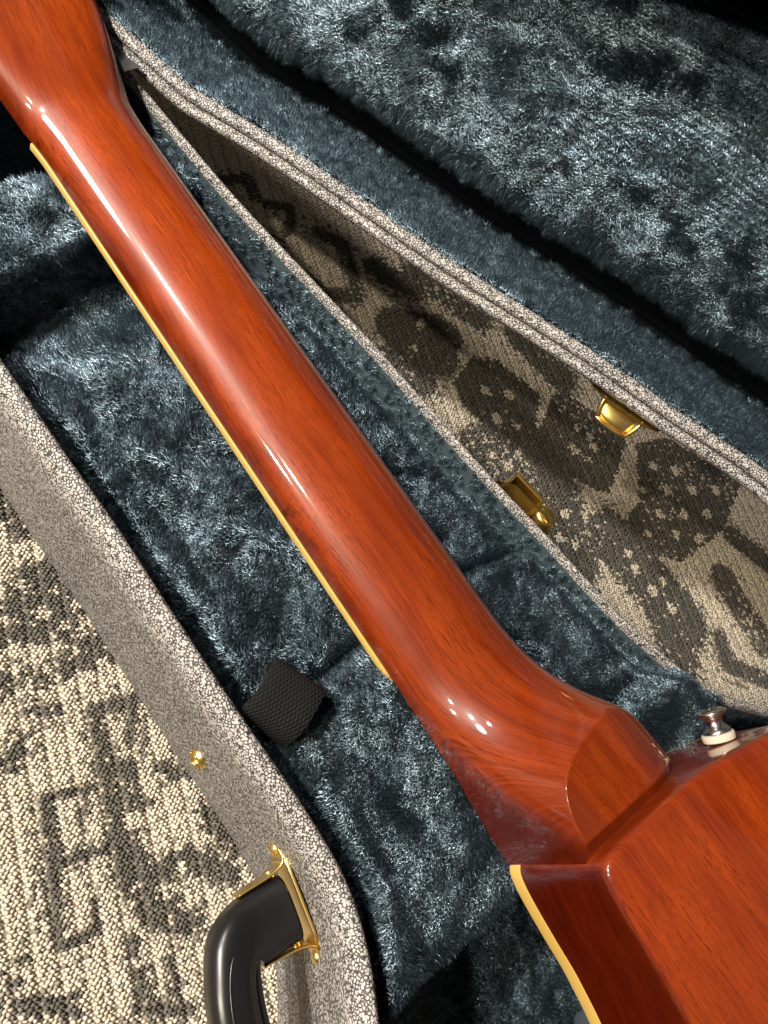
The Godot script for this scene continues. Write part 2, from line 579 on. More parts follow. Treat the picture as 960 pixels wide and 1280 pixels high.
func lid_pile(lid: Node3D, mesh: Mesh, short: Mesh) -> void:
	var places := []
	var tints := []
	var row_places := []
	var row_tints := []
	var s := -0.09
	while s < 0.44:
		var tall := look(gt, -0.3, s) - look(gb, -0.3, s) - 0.054
		for i in int(tall / 0.00088 * PILE):
			var ps := s + rng.randf_range(0.0, 0.0015)
			var e := rng.randf_range(0.0, tall)
			var rows := ss(0.10, 0.22, ps + 0.25 * (e - 0.05) + 0.03 * lumps.get_noise_2d(ps * 300.0, e * 600.0)) * ss(0.02, 0.05, e)
			if rng.randf() < rows:
				e = maxf(0.0, round(e / 0.003) * 0.003) + rng.randfn() * 0.0003
			var p := cushion(ps, e, tall)
			var d := 0.0012
			var tu := cushion(ps + d, e, tall) - p
			var tv := cushion(ps, e + d, tall) - p
			var up := tu.cross(tv).normalized()
			var way := lumps.get_noise_2d(ps * 420.0 + 700.0, e * 620.0) * 4.4 + PI * 0.6
			var much := 0.25 + 2.0 * ss(-0.15, 0.5, fine.get_noise_2d(ps * 380.0, e * 700.0 + 500.0))
			var nap := Vector3(cos(way), sin(way), 0) * maxf(much, 0.05)
			nap -= up * nap.dot(up)
			var size := Vector3(1.0, rng.randf_range(0.8, 1.2) * lerpf(1.0, 0.55, rows), 1.0)
			places.append(stand(p, up, nap, size))
			tints.append(plush_tint())
		# longer fibres hanging over the lower edge
		for i in int(7.0 * PILE):
			var ps := s + rng.randf_range(0.0, 0.0011)
			var p := cushion(ps, rng.randf_range(0.0, 0.012), tall)
			var hang := 0.5 + 0.5 * fine.get_noise_2d(ps * 1500.0, 9.0) + 0.5 * lumps.get_noise_2d(ps * 900.0, 40.0)
			places.append(stand(p, Vector3(rng.randfn() * 0.25, -1.0, 0.55), Vector3.ZERO, Vector3(0.9, rng.randf_range(0.9, 1.4) + maxf(0.0, hang), 0.9)))
			tints.append(plush_tint())
		s += 0.0011
	# the side wall next to the hinges, and its soft lip
	var nrm := rim_normals(lid_line)
	for i in lid_line.size():
		var p: Vector2 = lid_line[i]
		if p.x < -0.1 or p.x > 0.43 or p.y > 0.12:
			continue
		var q: Vector2 = lid_line[(i + 1) % lid_line.size()]
		for j in int((q - p).length() * 50000.0 * PILE):
			var c: Vector2 = p.lerp(q, rng.randf())
			var dep := 0.0055 + (0.040 + 0.012 * rng.randf() * (1.0 + fine.get_noise_2d(c.x * 1200.0, 3.0))) * pow(rng.randf(), 1.15)
			var inn: Vector2 = c - nrm[i] * 0.0130
			var up := Vector3(-nrm[i].x, -nrm[i].y, 0.0)
			var way := lumps.get_noise_2d(c.x * 900.0, dep * 900.0) * 2.0
			var nap := Vector3(sin(way), 0.0, cos(way)) * (0.5 + 0.7 * fine.get_noise_2d(c.x * 1000.0, dep * 1000.0))
			places.append(stand(Vector3(inn.x, inn.y, -dep), up, nap, Vector3(1.0, rng.randf_range(0.7, 1.1), 1.0)))
			tints.append(plush_tint())
	scatter("plush_pile", lid, mesh, M.pile, places, tints)

# ---------------------------------------------------------------- the case
func guitar_case() -> void:
	var o := thing("guitar_case", "open hard guitar case in cracked grey vinyl with blue plush lining and black handle", "guitar case")
	put("shell", round_sweep(outline, [[-30, 1, 0], [2, 1.5, 0.02], [5, 4, 0.04], [6.6, 8, 0.07], [7.4, 14, 0.11], [7.8, 30, 0.22], [8, 60, 0.42], [8.2, 84, 0.6], [8, 89, 0.66], [7.5, 93, 0.71],
		[6.6, 96.4, 0.76], [5.2, 98.8, 0.81], [3.6, 99.9, 0.86], [2.0, 99.9, 0.9], [0.8, 98.8, 0.93], [0.2, 97, 0.96], [0, 94, 0.98]], false, false, 8), M.vinyl, o)
	put("wall_lining", round_sweep(outline, [[0.05, 96, 0], [-0.2, 90, 0], [-0.3, 70, 0], [-0.5, 20, 0]], false, false), M.plush_back, o)
	put("headstock_well_shade_block", pad_mesh(-0.255, 0.0, 0.004), M.plush_back, o)
	put("neck_rest", pad_mesh(0.0, 0.05, 0.0016), M.plush_back, o)
	put("compartment_lid", pad_mesh(0.05, 0.246, 0.002), M.plush_back, o)
	put("heel_rest", pad_mesh(0.246, 0.385, 0.0016), M.plush_back, o)
	put("body_well", pad_mesh(0.385, 0.825, 0.005), M.plush_back, o)
	var hair := tuft(24, 0.0012, 0.0034, 0.00019, 4)
	case_pile(o, hair)
	# pull tab of the compartment: a strip of black webbing folded over
	var pts := smooth([Vector3(0.247, 0.086, 0.0745), Vector3(0.2465, 0.0935, 0.0735), Vector3(0.2460, 0.0985, 0.0705), Vector3(0.2445, 0.1010, 0.0655), Vector3(0.2425, 0.1015, 0.0600), Vector3(0.2408, 0.1000, 0.0550), Vector3(0.2402, 0.0962, 0.0530), Vector3(0.2405, 0.0915, 0.0532), Vector3(0.241, 0.086, 0.0545)], 5, false)
	o.add_child(strap(pts, Vector3(0.94, 0.0, -0.33), 0.022, 0.0016), true)
	# brass nail on the wall
	var nail := put("brass_nail", lathe([[0.0, 0.0030], [0.0012, 0.0029], [0.0024, 0.0024], [0.0034, 0.0019], [0.0042, 0.0011], [0.0046, 0.0]], 28), M.brass, o)
	nail.basis = Basis(Vector3(1, 0, 0.06).normalized(), Vector3(-0.06, 0, 1).normalized(), Vector3(0, -1, 0))
	nail.position = Vector3(0.2425, 0.0463, wall_z(0.2425) + 0.0001)
	for k in 5:
		var a := []
		for i in 9:
			var t := i / 8.0
			var ang := k * TAU / 5.0 + t * 1.9
			a.append(Vector3(cos(ang) * (0.0006 + 0.0034 * t), 0.0030 - 0.0014 * t * t, sin(ang) * (0.0006 + 0.0034 * t)))
		put("twist", tube(a, 0.00045, 8), M.brass, nail)
	handle(o)
	catch_plate(o)
	gusset(o)
	the_lid(o, hair)

func wall_z(x: float) -> float:
	return look(zl, -0.3, x) + 0.008

func strap(pts: Array, across: Vector3, wide: float, thick: float) -> MeshInstance3D:
	var p := PackedVector3Array()
	var uv := PackedVector2Array()
	var k := pts.size()
	var ring := [[-1, -1], [-0.97, 1], [-0.5, 1.05], [0, 1.05], [0.5, 1.05], [0.97, 1], [1, -1], [0, -1.0], [-1, -1]]
	across = across.normalized()
	var along := 0.0
	for i in k:
		var dir: Vector3 = (pts[mini(i + 1, k - 1)] - pts[maxi(i - 1, 0)]).normalized()
		var side := (across - dir * dir.dot(across)).normalized()
		var up := side.cross(dir)
		if i:
			along += (pts[i] - pts[i - 1]).length()
		for q in ring:
			p.append(pts[i] + side * q[0] * wide * 0.5 + up * q[1] * thick * 0.5)
			uv.append(Vector2(q[0] * wide * 0.5 / 0.012, along / 0.012))
	var o := MeshInstance3D.new()
	o.name = "pull_tab"
	o.mesh = sheet(p, k, ring.size(), false, uv)
	o.material_override = M.web
	return o

func handle(o: Node3D) -> void:
	var at := Vector3(0.3045, 0.066, 0.0)
	at.z = wall_z(at.x)
	var t := Vector3(0.044, 0, wall_z(0.327) - wall_z(0.283)).normalized()     # along the wall
	var n := Vector3(-t.z, 0, t.x)                                             # out of the wall
	var h := Node3D.new()
	h.name = "handle"
	o.add_child(h, true)
	h.transform = Transform3D(Basis(t, Vector3.UP, n), at)
	h.rotation.z = 0.0
	# grip: out of the bracket, then round and along the wall
	var path := smooth([Vector3(0, 0, 0.006), Vector3(0.0, 0.001, 0.016), Vector3(0.001, 0.003, 0.026), Vector3(0.006, 0.004, 0.0315), Vector3(0.018, 0.005, 0.0358), Vector3(0.036, 0.005, 0.0378), Vector3(0.060, 0.005, 0.0385), Vector3(0.085, 0.005, 0.0378), Vector3(0.104, 0.004, 0.035), Vector3(0.113, 0.003, 0.029), Vector3(0.116, 0.001, 0.022), Vector3(0.116, 0, 0.006)], 6, false)
	var ups := []
	var w := []
	var th := []
	for i in path.size():
		var f := float(i) / (path.size() - 1)
		var mid := sin(f * PI)
		ups.append(Vector3(0, 1, 0))
		w.append(lerpf(0.0235, 0.0165, ss(0.1, 0.32, f) * ss(0.9, 0.68, f)))
		th.append(lerpf(0.016, 0.0185, mid))
	put("grip", bar(path, ups, w, th, 36, 3.0), M.grip, h)
	# raised seam along the inside of the grip
	var seam := []
	for i in range(16, path.size() - 16):
		seam.append(path[i] + Vector3(0, 0.0035, -0.0079))
	var ridge := []
	for i in range(8, path.size() - 8):
		ridge.append(path[i] + Vector3(0, 0.5 * lerpf(0.016, 0.0185, sin(float(i) / (path.size() - 1) * PI)) - 0.0002, 0.0022))
	put("mould_line", tube(ridge, 0.0005, 8), M.grip, h)
	put("seam", tube(seam, 0.0022, 12), M.grip, h)
	for side in [0.0, 0.116]:
		var b := Node3D.new()
		var plate := plate_mesh(0.0235, 0.0075, 0.0011)
		var pm := put("handle_plate", plate, M.brass, h)
		pm.position = Vector3(side, 0.0, 0.0016)
		if side > 0.0:
			pm.position.z = 0.012
			pm.rotation.y = -0.35
		b.free()
		for sx in [-1.0, 1.0]:
			# arm: from the plate out and forwards over the end of the grip
			var a := smooth([Vector3(side + sx * 0.0165, 0, 0.0026), Vector3(side + sx * 0.0148, 0, 0.0036), Vector3(side + sx * 0.0136, 0, 0.0062), Vector3(side + sx * 0.0128, 0, 0.0105), Vector3(side + sx * 0.0124, 0, 0.0165), Vector3(side + sx * 0.0121, 0, 0.0215)], 5, false)
			var us := []
			var ws := []
			var ts := []
			for q in a.size():
				us.append(Vector3(sx, 0, 0.6))
				ws.append(lerpf(0.0135, 0.0105, float(q) / a.size()))
				ts.append(0.0011)
			put("bracket_arm", bar(a, us, ws, ts, 16, 5.0), M.brass, h)
			var rv := put("rivet", lathe([[0.0, 0.0017], [0.0012, 0.0015], [0.0022, 0.0009], [0.0027, 0.0]], 20), M.brass, h)
			rv.basis = Basis(Vector3.RIGHT, Vector3(0, 0, 1), Vector3(0, -1, 0))
			rv.position = Vector3(side + sx * 0.0198, 0, 0.0027 + (0.012 if side > 0.0 else 0.0))
		put("bracket_pin", tube([Vector3(side - 0.014, 0.0, 0.0075), Vector3(side, 0.0, 0.0075), Vector3(side + 0.014, 0.0, 0.0075)], 0.0018, 12), M.brass_dull, h)

# a thin plate with rounded, narrowed ends, its face along +z
func plate_mesh(half: float, tall: float, thick: float) -> ArrayMesh:
	var p := PackedVector3Array()
	var n := 25
	var ring := [[-1, 0], [-1, 0.7], [-0.93, 1], [0.93, 1], [1, 0.7], [1, 0]]
	for i in n:
		var f := i / (n - 1.0) * 2.0 - 1.0
		var wide := tall * (1.0 - 0.38 * ss(0.5, 0.85, absf(f))) * sqrt(maxf(0.001, 1.0 - pow(maxf(0.0, absf(f) - 0.82) / 0.18, 2.0)))
		for q in ring:
			p.append(Vector3(f * half, -q[0] * wide, q[1] * thick))
	return sheet(p, n, ring.size(), false)

func catch_plate(o: Node3D) -> void:
	var x0 := 0.2475
	var z0 := look(zr, -0.3, x0) - 0.0082
	var t := Vector3(0.03, 0, look(zr, -0.3, x0 + 0.015) - look(zr, -0.3, x0 - 0.015)).normalized()
	var n := Vector3(t.z, 0, -t.x)                       # out of the wall, towards the lid
	var c := Node3D.new()
	c.name = "latch_catch"
	o.add_child(c, true)
	c.transform = Transform3D(Basis(-t, Vector3.UP, n), Vector3(x0, 0.0945, z0))
	var pm := put("back_plate", plate_mesh(0.0185, 0.011, 0.001), M.brass, c)
	pm.position = Vector3(0, -0.004, 0)
	# open box: two ends and a front
	var st := SurfaceTool.new()
	for q in [[Vector3(0.0045, 0, 0.0066), Vector3(0.019, 0.012, 0.0012)], [Vector3(0.0135, 0, 0.0036), Vector3(0.0012, 0.012, 0.0072)], [Vector3(-0.0045, 0, 0.0036), Vector3(0.0012, 0.012, 0.0072)], [Vector3(0.0045, 0.0056, 0.0072), Vector3(0.0194, 0.0012, 0.0016)]]:
		var bm := BoxMesh.new()
		bm.size = q[1]
		st.append_from(bm, 0, Transform3D(Basis(), q[0]))
	put("catch_box", st.commit(), M.brass, c)
	var ms := BoxMesh.new()
	ms.size = Vector3(0.0168, 0.001, 0.0054)
	put("catch_floor", ms, M.groove, c).position = Vector3(0.0045, -0.003, 0.0034)
	var lv := put("catch_lever", lathe([[0.0, 0.0062], [0.0035, 0.006], [0.0052, 0.0053], [0.0058, 0.004], [0.0058, -0.005], [0.0, -0.006]], 30), M.brass, c)
	lv.position = Vector3(-0.0102, -0.0005, 0.0035)
	lv.scale = Vector3(1, 1, 0.9)

const GA := Vector3(-0.0325, 0.1045, -0.0365)
const GB := Vector3(-0.0480, 0.1090, -0.0560)
const GC := Vector3(-0.0175, 0.1055, -0.0463)
const GD := Vector3(-0.0160, 0.1100, -0.0595)

func gusset(o: Node3D) -> void:
	var p := PackedVector3Array()
	for i in 9:
		for j in 9:
			var u := i / 8.0
			var v := j / 8.0
			var a := GA.lerp(GB, v)
			var b := GC.lerp(GD, v)
			p.append(a.lerp(b, u) + Vector3(0, 0.003 * sin(u * PI) * sin(v * PI * 1.5) - 0.0025 * absf(v - 0.5), 0))
	put("hinge_cloth", sheet(p, 9, 9, true), M.cloth, o)

func the_lid(o: Node3D, hair: Mesh) -> void:
	var lid := Node3D.new()
	lid.name = "lid"
	o.add_child(lid, true)
	lid.transform = Transform3D(Basis(hinge_x, hinge_y, hinge_z), HINGE_AT)
	put("lid_shell", round_sweep(lid_line, [[-40, 70.5, 0.0], [-4, 70.4, 0.05], [-1, 69, 0.1], [0, 66, 0.14], [0, 30, 0.4], [0, 6, 0.66], [-0.3, 3, 0.72], [-1.2, 0.9, 0.77], [-2.8, -0.3, 0.82], [-4.2, -0.5, 0.87], [-5.3, 0.2, 0.92], [-6.0, 1.4, 0.96], [-6.3, 4.2, 1.0]], true, true, 5), M.vinyl, lid)
	put("lid_lip", round_sweep(lid_line, [[-6.4, 4.6, 0], [-6.7, 2.8, 0], [-7.5, 1.7, 0], [-8.8, 1.3, 0], [-10.2, 1.7, 0], [-11.3, 2.9, 0], [-11.8, 5.0, 0], [-11.9, 7.0, 0]], true, true, 0), M.vinyl, lid)
	put("side_lining", round_sweep(lid_line, [[-11.8, 5.5, 0], [-12.6, 12, 0], [-13, 30, 0], [-13.4, 68, 0]], true, true), M.dark, lid)
	var p := PackedVector3Array()
	var back := PackedVector3Array()
	var nu := 190
	var nv := 70
	for i in nu:
		var s := lerpf(-0.2, 0.78, float(i) / (nu - 1))
		var tall := look(gt, -0.3, s) - look(gb, -0.3, s) - 0.054
		for j in nv:
			var f := float(j) / (nv - 1)
			p.append(cushion(s, (f * f * 0.35 + f * 0.65) * tall, tall))
		for j in 2:
			back.append(Vector3(s, lerpf(look(gb, -0.3, s) + 0.004, look(gt, -0.3, s) - 0.004, j), -0.0698))
	put("cushion", sheet(p, nu, nv, false), M.plush_back, lid)
	put("back_panel", sheet(back, nu, 2, false), M.dark, lid)
	lid_pile(lid, hair, hair)
	# latch hook on the rim
	var s0 := 0.2705
	var g0 := look(gb, -0.3, s0)
	var slope := (look(gb, -0.3, s0 + 0.015) - look(gb, -0.3, s0 - 0.015)) / 0.03
	var k := Node3D.new()
	k.name = "latch_hook"
	lid.add_child(k, true)
	var t := Vector3(1, slope, 0).normalized()
	k.transform = Transform3D(Basis(t, Vector3(0, 0, 1), t.cross(Vector3(0, 0, 1))), Vector3(s0, g0, 0.0))   # local y out of the mouth, z away from the rim (downwards)
	hook(k)
	k.scale = Vector3(0.88, 0.88, 0.88)

func hook(k: Node3D) -> void:
	# wings lying on the outside of the lid wall
	var pm := put("wing_plate", plate_mesh(0.0225, 0.0085, 0.001), M.brass, k)
	pm.position = Vector3(0, -0.0065, 0.0002)
	# curved tongue
	var p := PackedVector3Array()
	for i in 13:
		for j in 13:
			var u := i / 12.0 * 2.0 - 1.0
			var v := j / 12.0
			var ang := v * 1.9
			p.append(Vector3(u * lerpf(0.0105, 0.0088, v), -0.006 + 0.0068 * sin(ang) * (1.0 - 0.25 * u * u), 0.0012 + 0.0105 * v + 0.0012 * sin(ang * 1.5)))
	put("tongue", sheet(p, 13, 13, false), M.brass, k)
	put("tongue_edge", tube([Vector3(-0.0092, 0.0006, 0.0122), Vector3(-0.004, 0.0010, 0.0128), Vector3(0.004, 0.0010, 0.0128), Vector3(0.0092, 0.0006, 0.0122)], 0.0013, 12), M.brass, k)
	for sx in [-1.0, 1.0]:
		put("ear", tube(smooth([Vector3(sx * 0.0118, -0.003, 0.0012), Vector3(sx * 0.0112, -0.001, 0.005), Vector3(sx * 0.0100, 0.0003, 0.0095), Vector3(sx * 0.0092, 0.0006, 0.0122)], 4, false), 0.0011, 10), M.brass, k)

# ---------------------------------------------------------------- the rug
func rug() -> void:
	var o := thing("rug", "cream and charcoal woven rug with worn geometric pattern under the case", "rug")
	var base := BoxMesh.new()
	base.size = Vector3(1.9, 0.003, 1.5)
	put("rug_backing", base, M.rug_back, o).position = Vector3(0.25, -0.0022, -0.05)
	var ang := deg_to_rad(24.0)
	var pa := Vector3(cos(ang), 0, sin(ang))
	var pb := Vector3(sin(ang), 0, -cos(ang))
	var da := 0.00142
	var db := 0.0021
	var a0 := -0.36
	var b0 := -0.46
	var na := int(1.10 / da)
	var nb := int(1.14 / db)
	var field := PackedFloat32Array()
	field.resize(na * nb)
	field.fill(60.0)
	# the motifs come again in rows beyond the edge of the picture
	for shift in [Vector2.ZERO, Vector2(292, 18), Vector2(-265, 10), Vector2(50, -150), Vector2(325, -140), Vector2(-215, -155)]:
		for st in STROKES:
			if shift != Vector2.ZERO and st[3] > 80:
				continue
			var r: float = st[0] * 1.32
			var rough: float = 6.0 if st[1] else 0.9
			for k in range(2, st.size() - 3, 2):
				var p: Vector2 = Vector2(st[k], st[k + 1]) + shift
				var q: Vector2 = Vector2(st[k + 2], st[k + 3]) + shift
				var reach := r + 14.0
				var i0 := maxi(0, int((minf(p.x, q.x) - reach - a0 * 1000.0) / (da * 1000.0)))
				var i1 := mini(na - 1, int((maxf(p.x, q.x) + reach - a0 * 1000.0) / (da * 1000.0)))
				var j0 := maxi(0, int((minf(p.y, q.y) - reach - b0 * 1000.0) / (db * 1000.0)))
				var j1 := mini(nb - 1, int((maxf(p.y, q.y) + reach - b0 * 1000.0) / (db * 1000.0)))
				for i in range(i0, i1 + 1):
					for j in range(j0, j1 + 1):
						var c := Vector2((a0 + i * da) * 1000.0, (b0 + j * db) * 1000.0)
						var d := c.distance_to(Geometry2D.get_closest_point_to_segment(c, p, q)) - r
						d += rough * fine.get_noise_2d(c.x * 2.6 + 31.0, c.y * 2.6)
						field[i * nb + j] = minf(field[i * nb + j], d)
	for poly in DIAMONDS:
		var pg := PackedVector2Array()
		var box := Rect2(poly[0], poly[1], 0, 0)
		for k in range(0, poly.size(), 2):
			pg.append(Vector2(poly[k], poly[k + 1]))
			box = box.expand(pg[-1])
		box = box.grow(6.0)
		for i in range(maxi(0, int((box.position.x - a0 * 1000.0) / (da * 1000.0))), mini(na - 1, int((box.end.x - a0 * 1000.0) / (da * 1000.0)))):
			for j in range(maxi(0, int((box.position.y - b0 * 1000.0) / (db * 1000.0))), mini(nb - 1, int((box.end.y - b0 * 1000.0) / (db * 1000.0)))):
				var c := Vector2((a0 + i * da) * 1000.0, (b0 + j * db) * 1000.0)
				c += Vector2(fine.get_noise_2d(c.x * 5.0, c.y * 5.0), fine.get_noise_2d(c.x * 5.0 + 99.0, c.y * 5.0)) * 1.3
				if Geometry2D.is_point_in_polygon(c, pg):
					field[i * nb + j] = minf(field[i * nb + j], -4.0)
	for f in FLECKS:
		var r: float = f[2]
		for i in range(maxi(0, int((f[0] - r * 1.6 - a0 * 1000.0) / (da * 1000.0))), mini(na - 1, int((f[0] + r * 1.6 - a0 * 1000.0) / (da * 1000.0)) + 1)):
			for j in range(maxi(0, int((f[1] - r * 1.6 - b0 * 1000.0) / (db * 1000.0))), mini(nb - 1, int((f[1] + r * 1.6 - b0 * 1000.0) / (db * 1000.0)) + 1)):
				var c := Vector2((a0 + i * da) * 1000.0, (b0 + j * db) * 1000.0)
				if c.distance_to(Vector2(f[0], f[1])) + 2.0 * fine.get_noise_2d(c.x * 6.0, c.y * 6.0) < r:
					field[i * nb + j] = 40.0
	var places := []
	var tints := []
	for i in na:
		for j in nb:
			var x := a0 + i * da
			var y := b0 + j * db + (0.5 * db if i % 2 else 0.0)
			var at := pa * x + pb * y
			if at.x < -0.22 or at.x > 0.68 or at.z < -0.50 or at.z > 0.45:
				continue
			if at.z < look(zl, -0.3, at.x) - 0.012 and at.z > look(zr, -0.3, at.x) + 0.012:
				continue
			if rng.randf() < 0.002:
				continue
			var d := field[i * nb + j] + rng.randfn() * 0.45
			var worn := fine.get_noise_2d(x * 2600.0, y * 2600.0 + 70.0) + 0.55 * lumps.get_noise_2d(x * 400.0, y * 400.0)
			var shade := ss(1.2, -1.2, d)
			if d > 0.0 and d < 6.0 and worn > 0.34:
				shade = maxf(shade, 0.75)
			if d < 0.0 and worn < -0.5:
				shade *= 0.3
			if d >= 40.0 and rng.randf() < 0.012:
				shade = 0.5
			shade = clampf(shade + rng.randfn() * 0.05, 0.0, 1.0)
			var k := rng.randf_range(0.86, 1.1)
			var c := Color(0.52, 0.457, 0.37).lerp(Color(0.092, 0.086, 0.074), shade)
			tints.append(Color(c.r * k, c.g * k, c.b * k))
			var yaw := 0.52 * (1.0 if j % 2 else -1.0) + rng.randfn() * 0.13
			var bx := (pb * cos(yaw) + pa * sin(yaw))
			var tilt := Vector3.UP * rng.randf_range(-0.05, 0.25)
			bx = (bx + tilt).normalized()
			var bz := bx.cross(Vector3.UP).normalized()
			var s := rng.randf_range(0.9, 1.15)
			places.append(Transform3D(Basis(bx * s, bz.cross(bx).normalized() * rng.randf_range(0.85, 1.2), bz * s), at + Vector3(0, -0.0002 + 0.0003 * rng.randfn() * 0.5 - (0.0006 if (j % 4) == 0 else 0.0), 0) + pa * rng.randfn() * 0.00015))
	var loop := SphereMesh.new()
	loop.radial_segments = 7
	loop.rings = 4
	loop.radius = 0.00088
	loop.height = 0.00176
	var st := SurfaceTool.new()
	st.append_from(loop, 0, Transform3D(Basis.from_scale(Vector3(1.9, 0.6, 0.94)), Vector3.ZERO))
	scatter("rug_loops", o, st.commit(), M.stitch, places, tints)
	var fl := BoxMesh.new()
	fl.size = Vector3(6, 0.02, 6)
	var g := put("floor", fl, M.floor, self)
	g.position = Vector3(0.25, -0.0142, -0.05)
	g.set_meta("kind", "structure")

# ---------------------------------------------------------------- the guitar
# local axes: x along the neck from the nut, y up from the playing face, z across (towards the handle side)
func half_wide(x: float) -> float:
	if x >= 0.014:
		return 0.0237 + 0.0000105 * x * 1000.0 + 0.0024 * ss(0.29, 0.345, x)
	var f := 0.014 - x
	return 0.02385 + 0.0135 * (1.0 - exp(-pow(f / 0.062, 1.9)))

func neck_back(x: float) -> float:
	if x < 0.0:
		return 0.0225 + 0.22 * (sqrt(x * x + 0.0004) - 0.02)
	var y := 0.0225 + 0.009 * x
	if x > 0.268:
		var t := (x - 0.268) / 0.062
		y += 0.010 * t * t + 0.042 * t * t * t
	return y

func neck_low(x: float) -> float:
	return 0.006 if x > -0.004 else 0.006 + (-x - 0.004) * 0.24

func neck_point(x: float, f: float) -> Vector3:
	var a := f * PI
	var pw := 2.15
	if x < 0.0:
		pw = lerpf(2.15, 5.0, ss(0.0, 0.05, -x))
	elif x > 0.27:
		pw = lerpf(2.15, 3.6, ss(0.27, 0.345, x))
	var c := cos(a)
	var s := sin(a)
	var hw := half_wide(x)
	var low := neck_low(x)
	var top := neck_back(x) - low
	var z := hw * signf(c) * pow(absf(c), 2.0 / pw)
	var y := low + top * pow(absf(s), 2.0 / pw)
	# the flat end of the heel, and the bevel behind it
	if x > 0.29:
		var xc := x + 0.15 * z
		var flat := 0.0550 + 0.08 * z - 14.0 * pow(maxf(0.0, -z - 0.008), 2.0) + 0.06 * (xc - 0.344) - 0.9 * maxf(0.0, xc - 0.344)
		var k := 0.0004 + 0.0045 * ss(-0.010, -0.024, z)
		var hh := clampf(0.5 + 0.5 * (flat - y) / k, 0.0, 1.0)
		y = lerpf(flat, y, hh) - k * hh * (1.0 - hh)
	return Vector3(x, y, z)

func neck_mesh(x0: float, x1: float, nu: int, nv: int) -> ArrayMesh:
	var p := PackedVector3Array()
	var uv := PackedVector2Array()
	var col := PackedColorArray()
	for i in nu:
		var x := lerpf(x0, x1, float(i) / (nu - 1))
		for j in nv:
			var f := float(j) / (nv - 1)
			var q := neck_point(x, f)
			p.append(q)
			uv.append(Vector2(x / 0.43 + 0.2, 0.5 + q.z / 0.09 + (q.y - 0.02) / 0.5))
			# darker stain shaded into the lacquer along both edges and the head; heel sides toned darker
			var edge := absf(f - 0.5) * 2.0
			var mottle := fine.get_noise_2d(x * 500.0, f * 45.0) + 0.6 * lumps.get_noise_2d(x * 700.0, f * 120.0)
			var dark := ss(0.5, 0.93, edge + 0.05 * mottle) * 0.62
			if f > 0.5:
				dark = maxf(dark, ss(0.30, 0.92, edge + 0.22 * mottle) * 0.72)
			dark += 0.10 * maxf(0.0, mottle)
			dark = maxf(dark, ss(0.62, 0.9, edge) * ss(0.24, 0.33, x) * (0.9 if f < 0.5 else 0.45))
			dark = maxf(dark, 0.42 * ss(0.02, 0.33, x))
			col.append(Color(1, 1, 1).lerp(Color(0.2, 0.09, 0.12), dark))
	return sheet(p, nu, nv, false, uv, col)

const BODY := [345.6, 20, 346.9, 10, 348.2, 0, 349.5, -10, 351.0, -20, 353.6, -32, 357.8, -46, 364.5, -66, 376, -92, 404, -128, 446, -152, 500, -160, 560, -146, 615, -143, 670, -162, 730, -170, 785, -140, 812, -70, 818, 0,
	812, 80, 785, 145, 735, 178, 680, 176, 620, 154, 565, 146, 510, 166, 468, 168, 436, 150, 428, 124, 442, 100, 448, 74, 434, 52, 412, 41, 390, 36.5, 374, 35.2, 362, 34.2, 353, 33.0, 347.8, 31.2, 345.4, 27.0]

func body_line() -> Array:
	var pts := []
	for i in BODY.size() / 2:
		pts.append(Vector2(BODY[i * 2], BODY[i * 2 + 1]) * 0.001)
	pts.reverse()
	return smooth(pts, 8, true)

func body_sweep(line: Array, section: Array, tone: bool) -> ArrayMesh:
	var nrm := rim_normals(line)
	var k := line.size()
	var p := PackedVector3Array()
	var uv := PackedVector2Array()
	var col := PackedColorArray()
	for i in k + 1:
		var c: Vector2 = line[i % k]
		for q in section:
			var f: Vector2 = c + nrm[i % k] * (-q[0]) * 0.001
			p.append(Vector3(f.x, q[1] * 0.001, f.y))
			uv.append(Vector2(f.x / 0.43 + 0.37, 0.5 + f.y / 0.12 + (q[1] - 62.0) * 0.012))
			col.append((Color(0.86, 0.78, 0.8) if tone else Color(1, 1, 1)).lerp(Color(0.17, 0.07, 0.1), q[2] * lerpf(1.0, 0.35, ss(-0.6, -0.9, nrm[i % k].x)) if tone else 0.0))
	return sheet(p, k + 1, section.size(), false, uv, col)

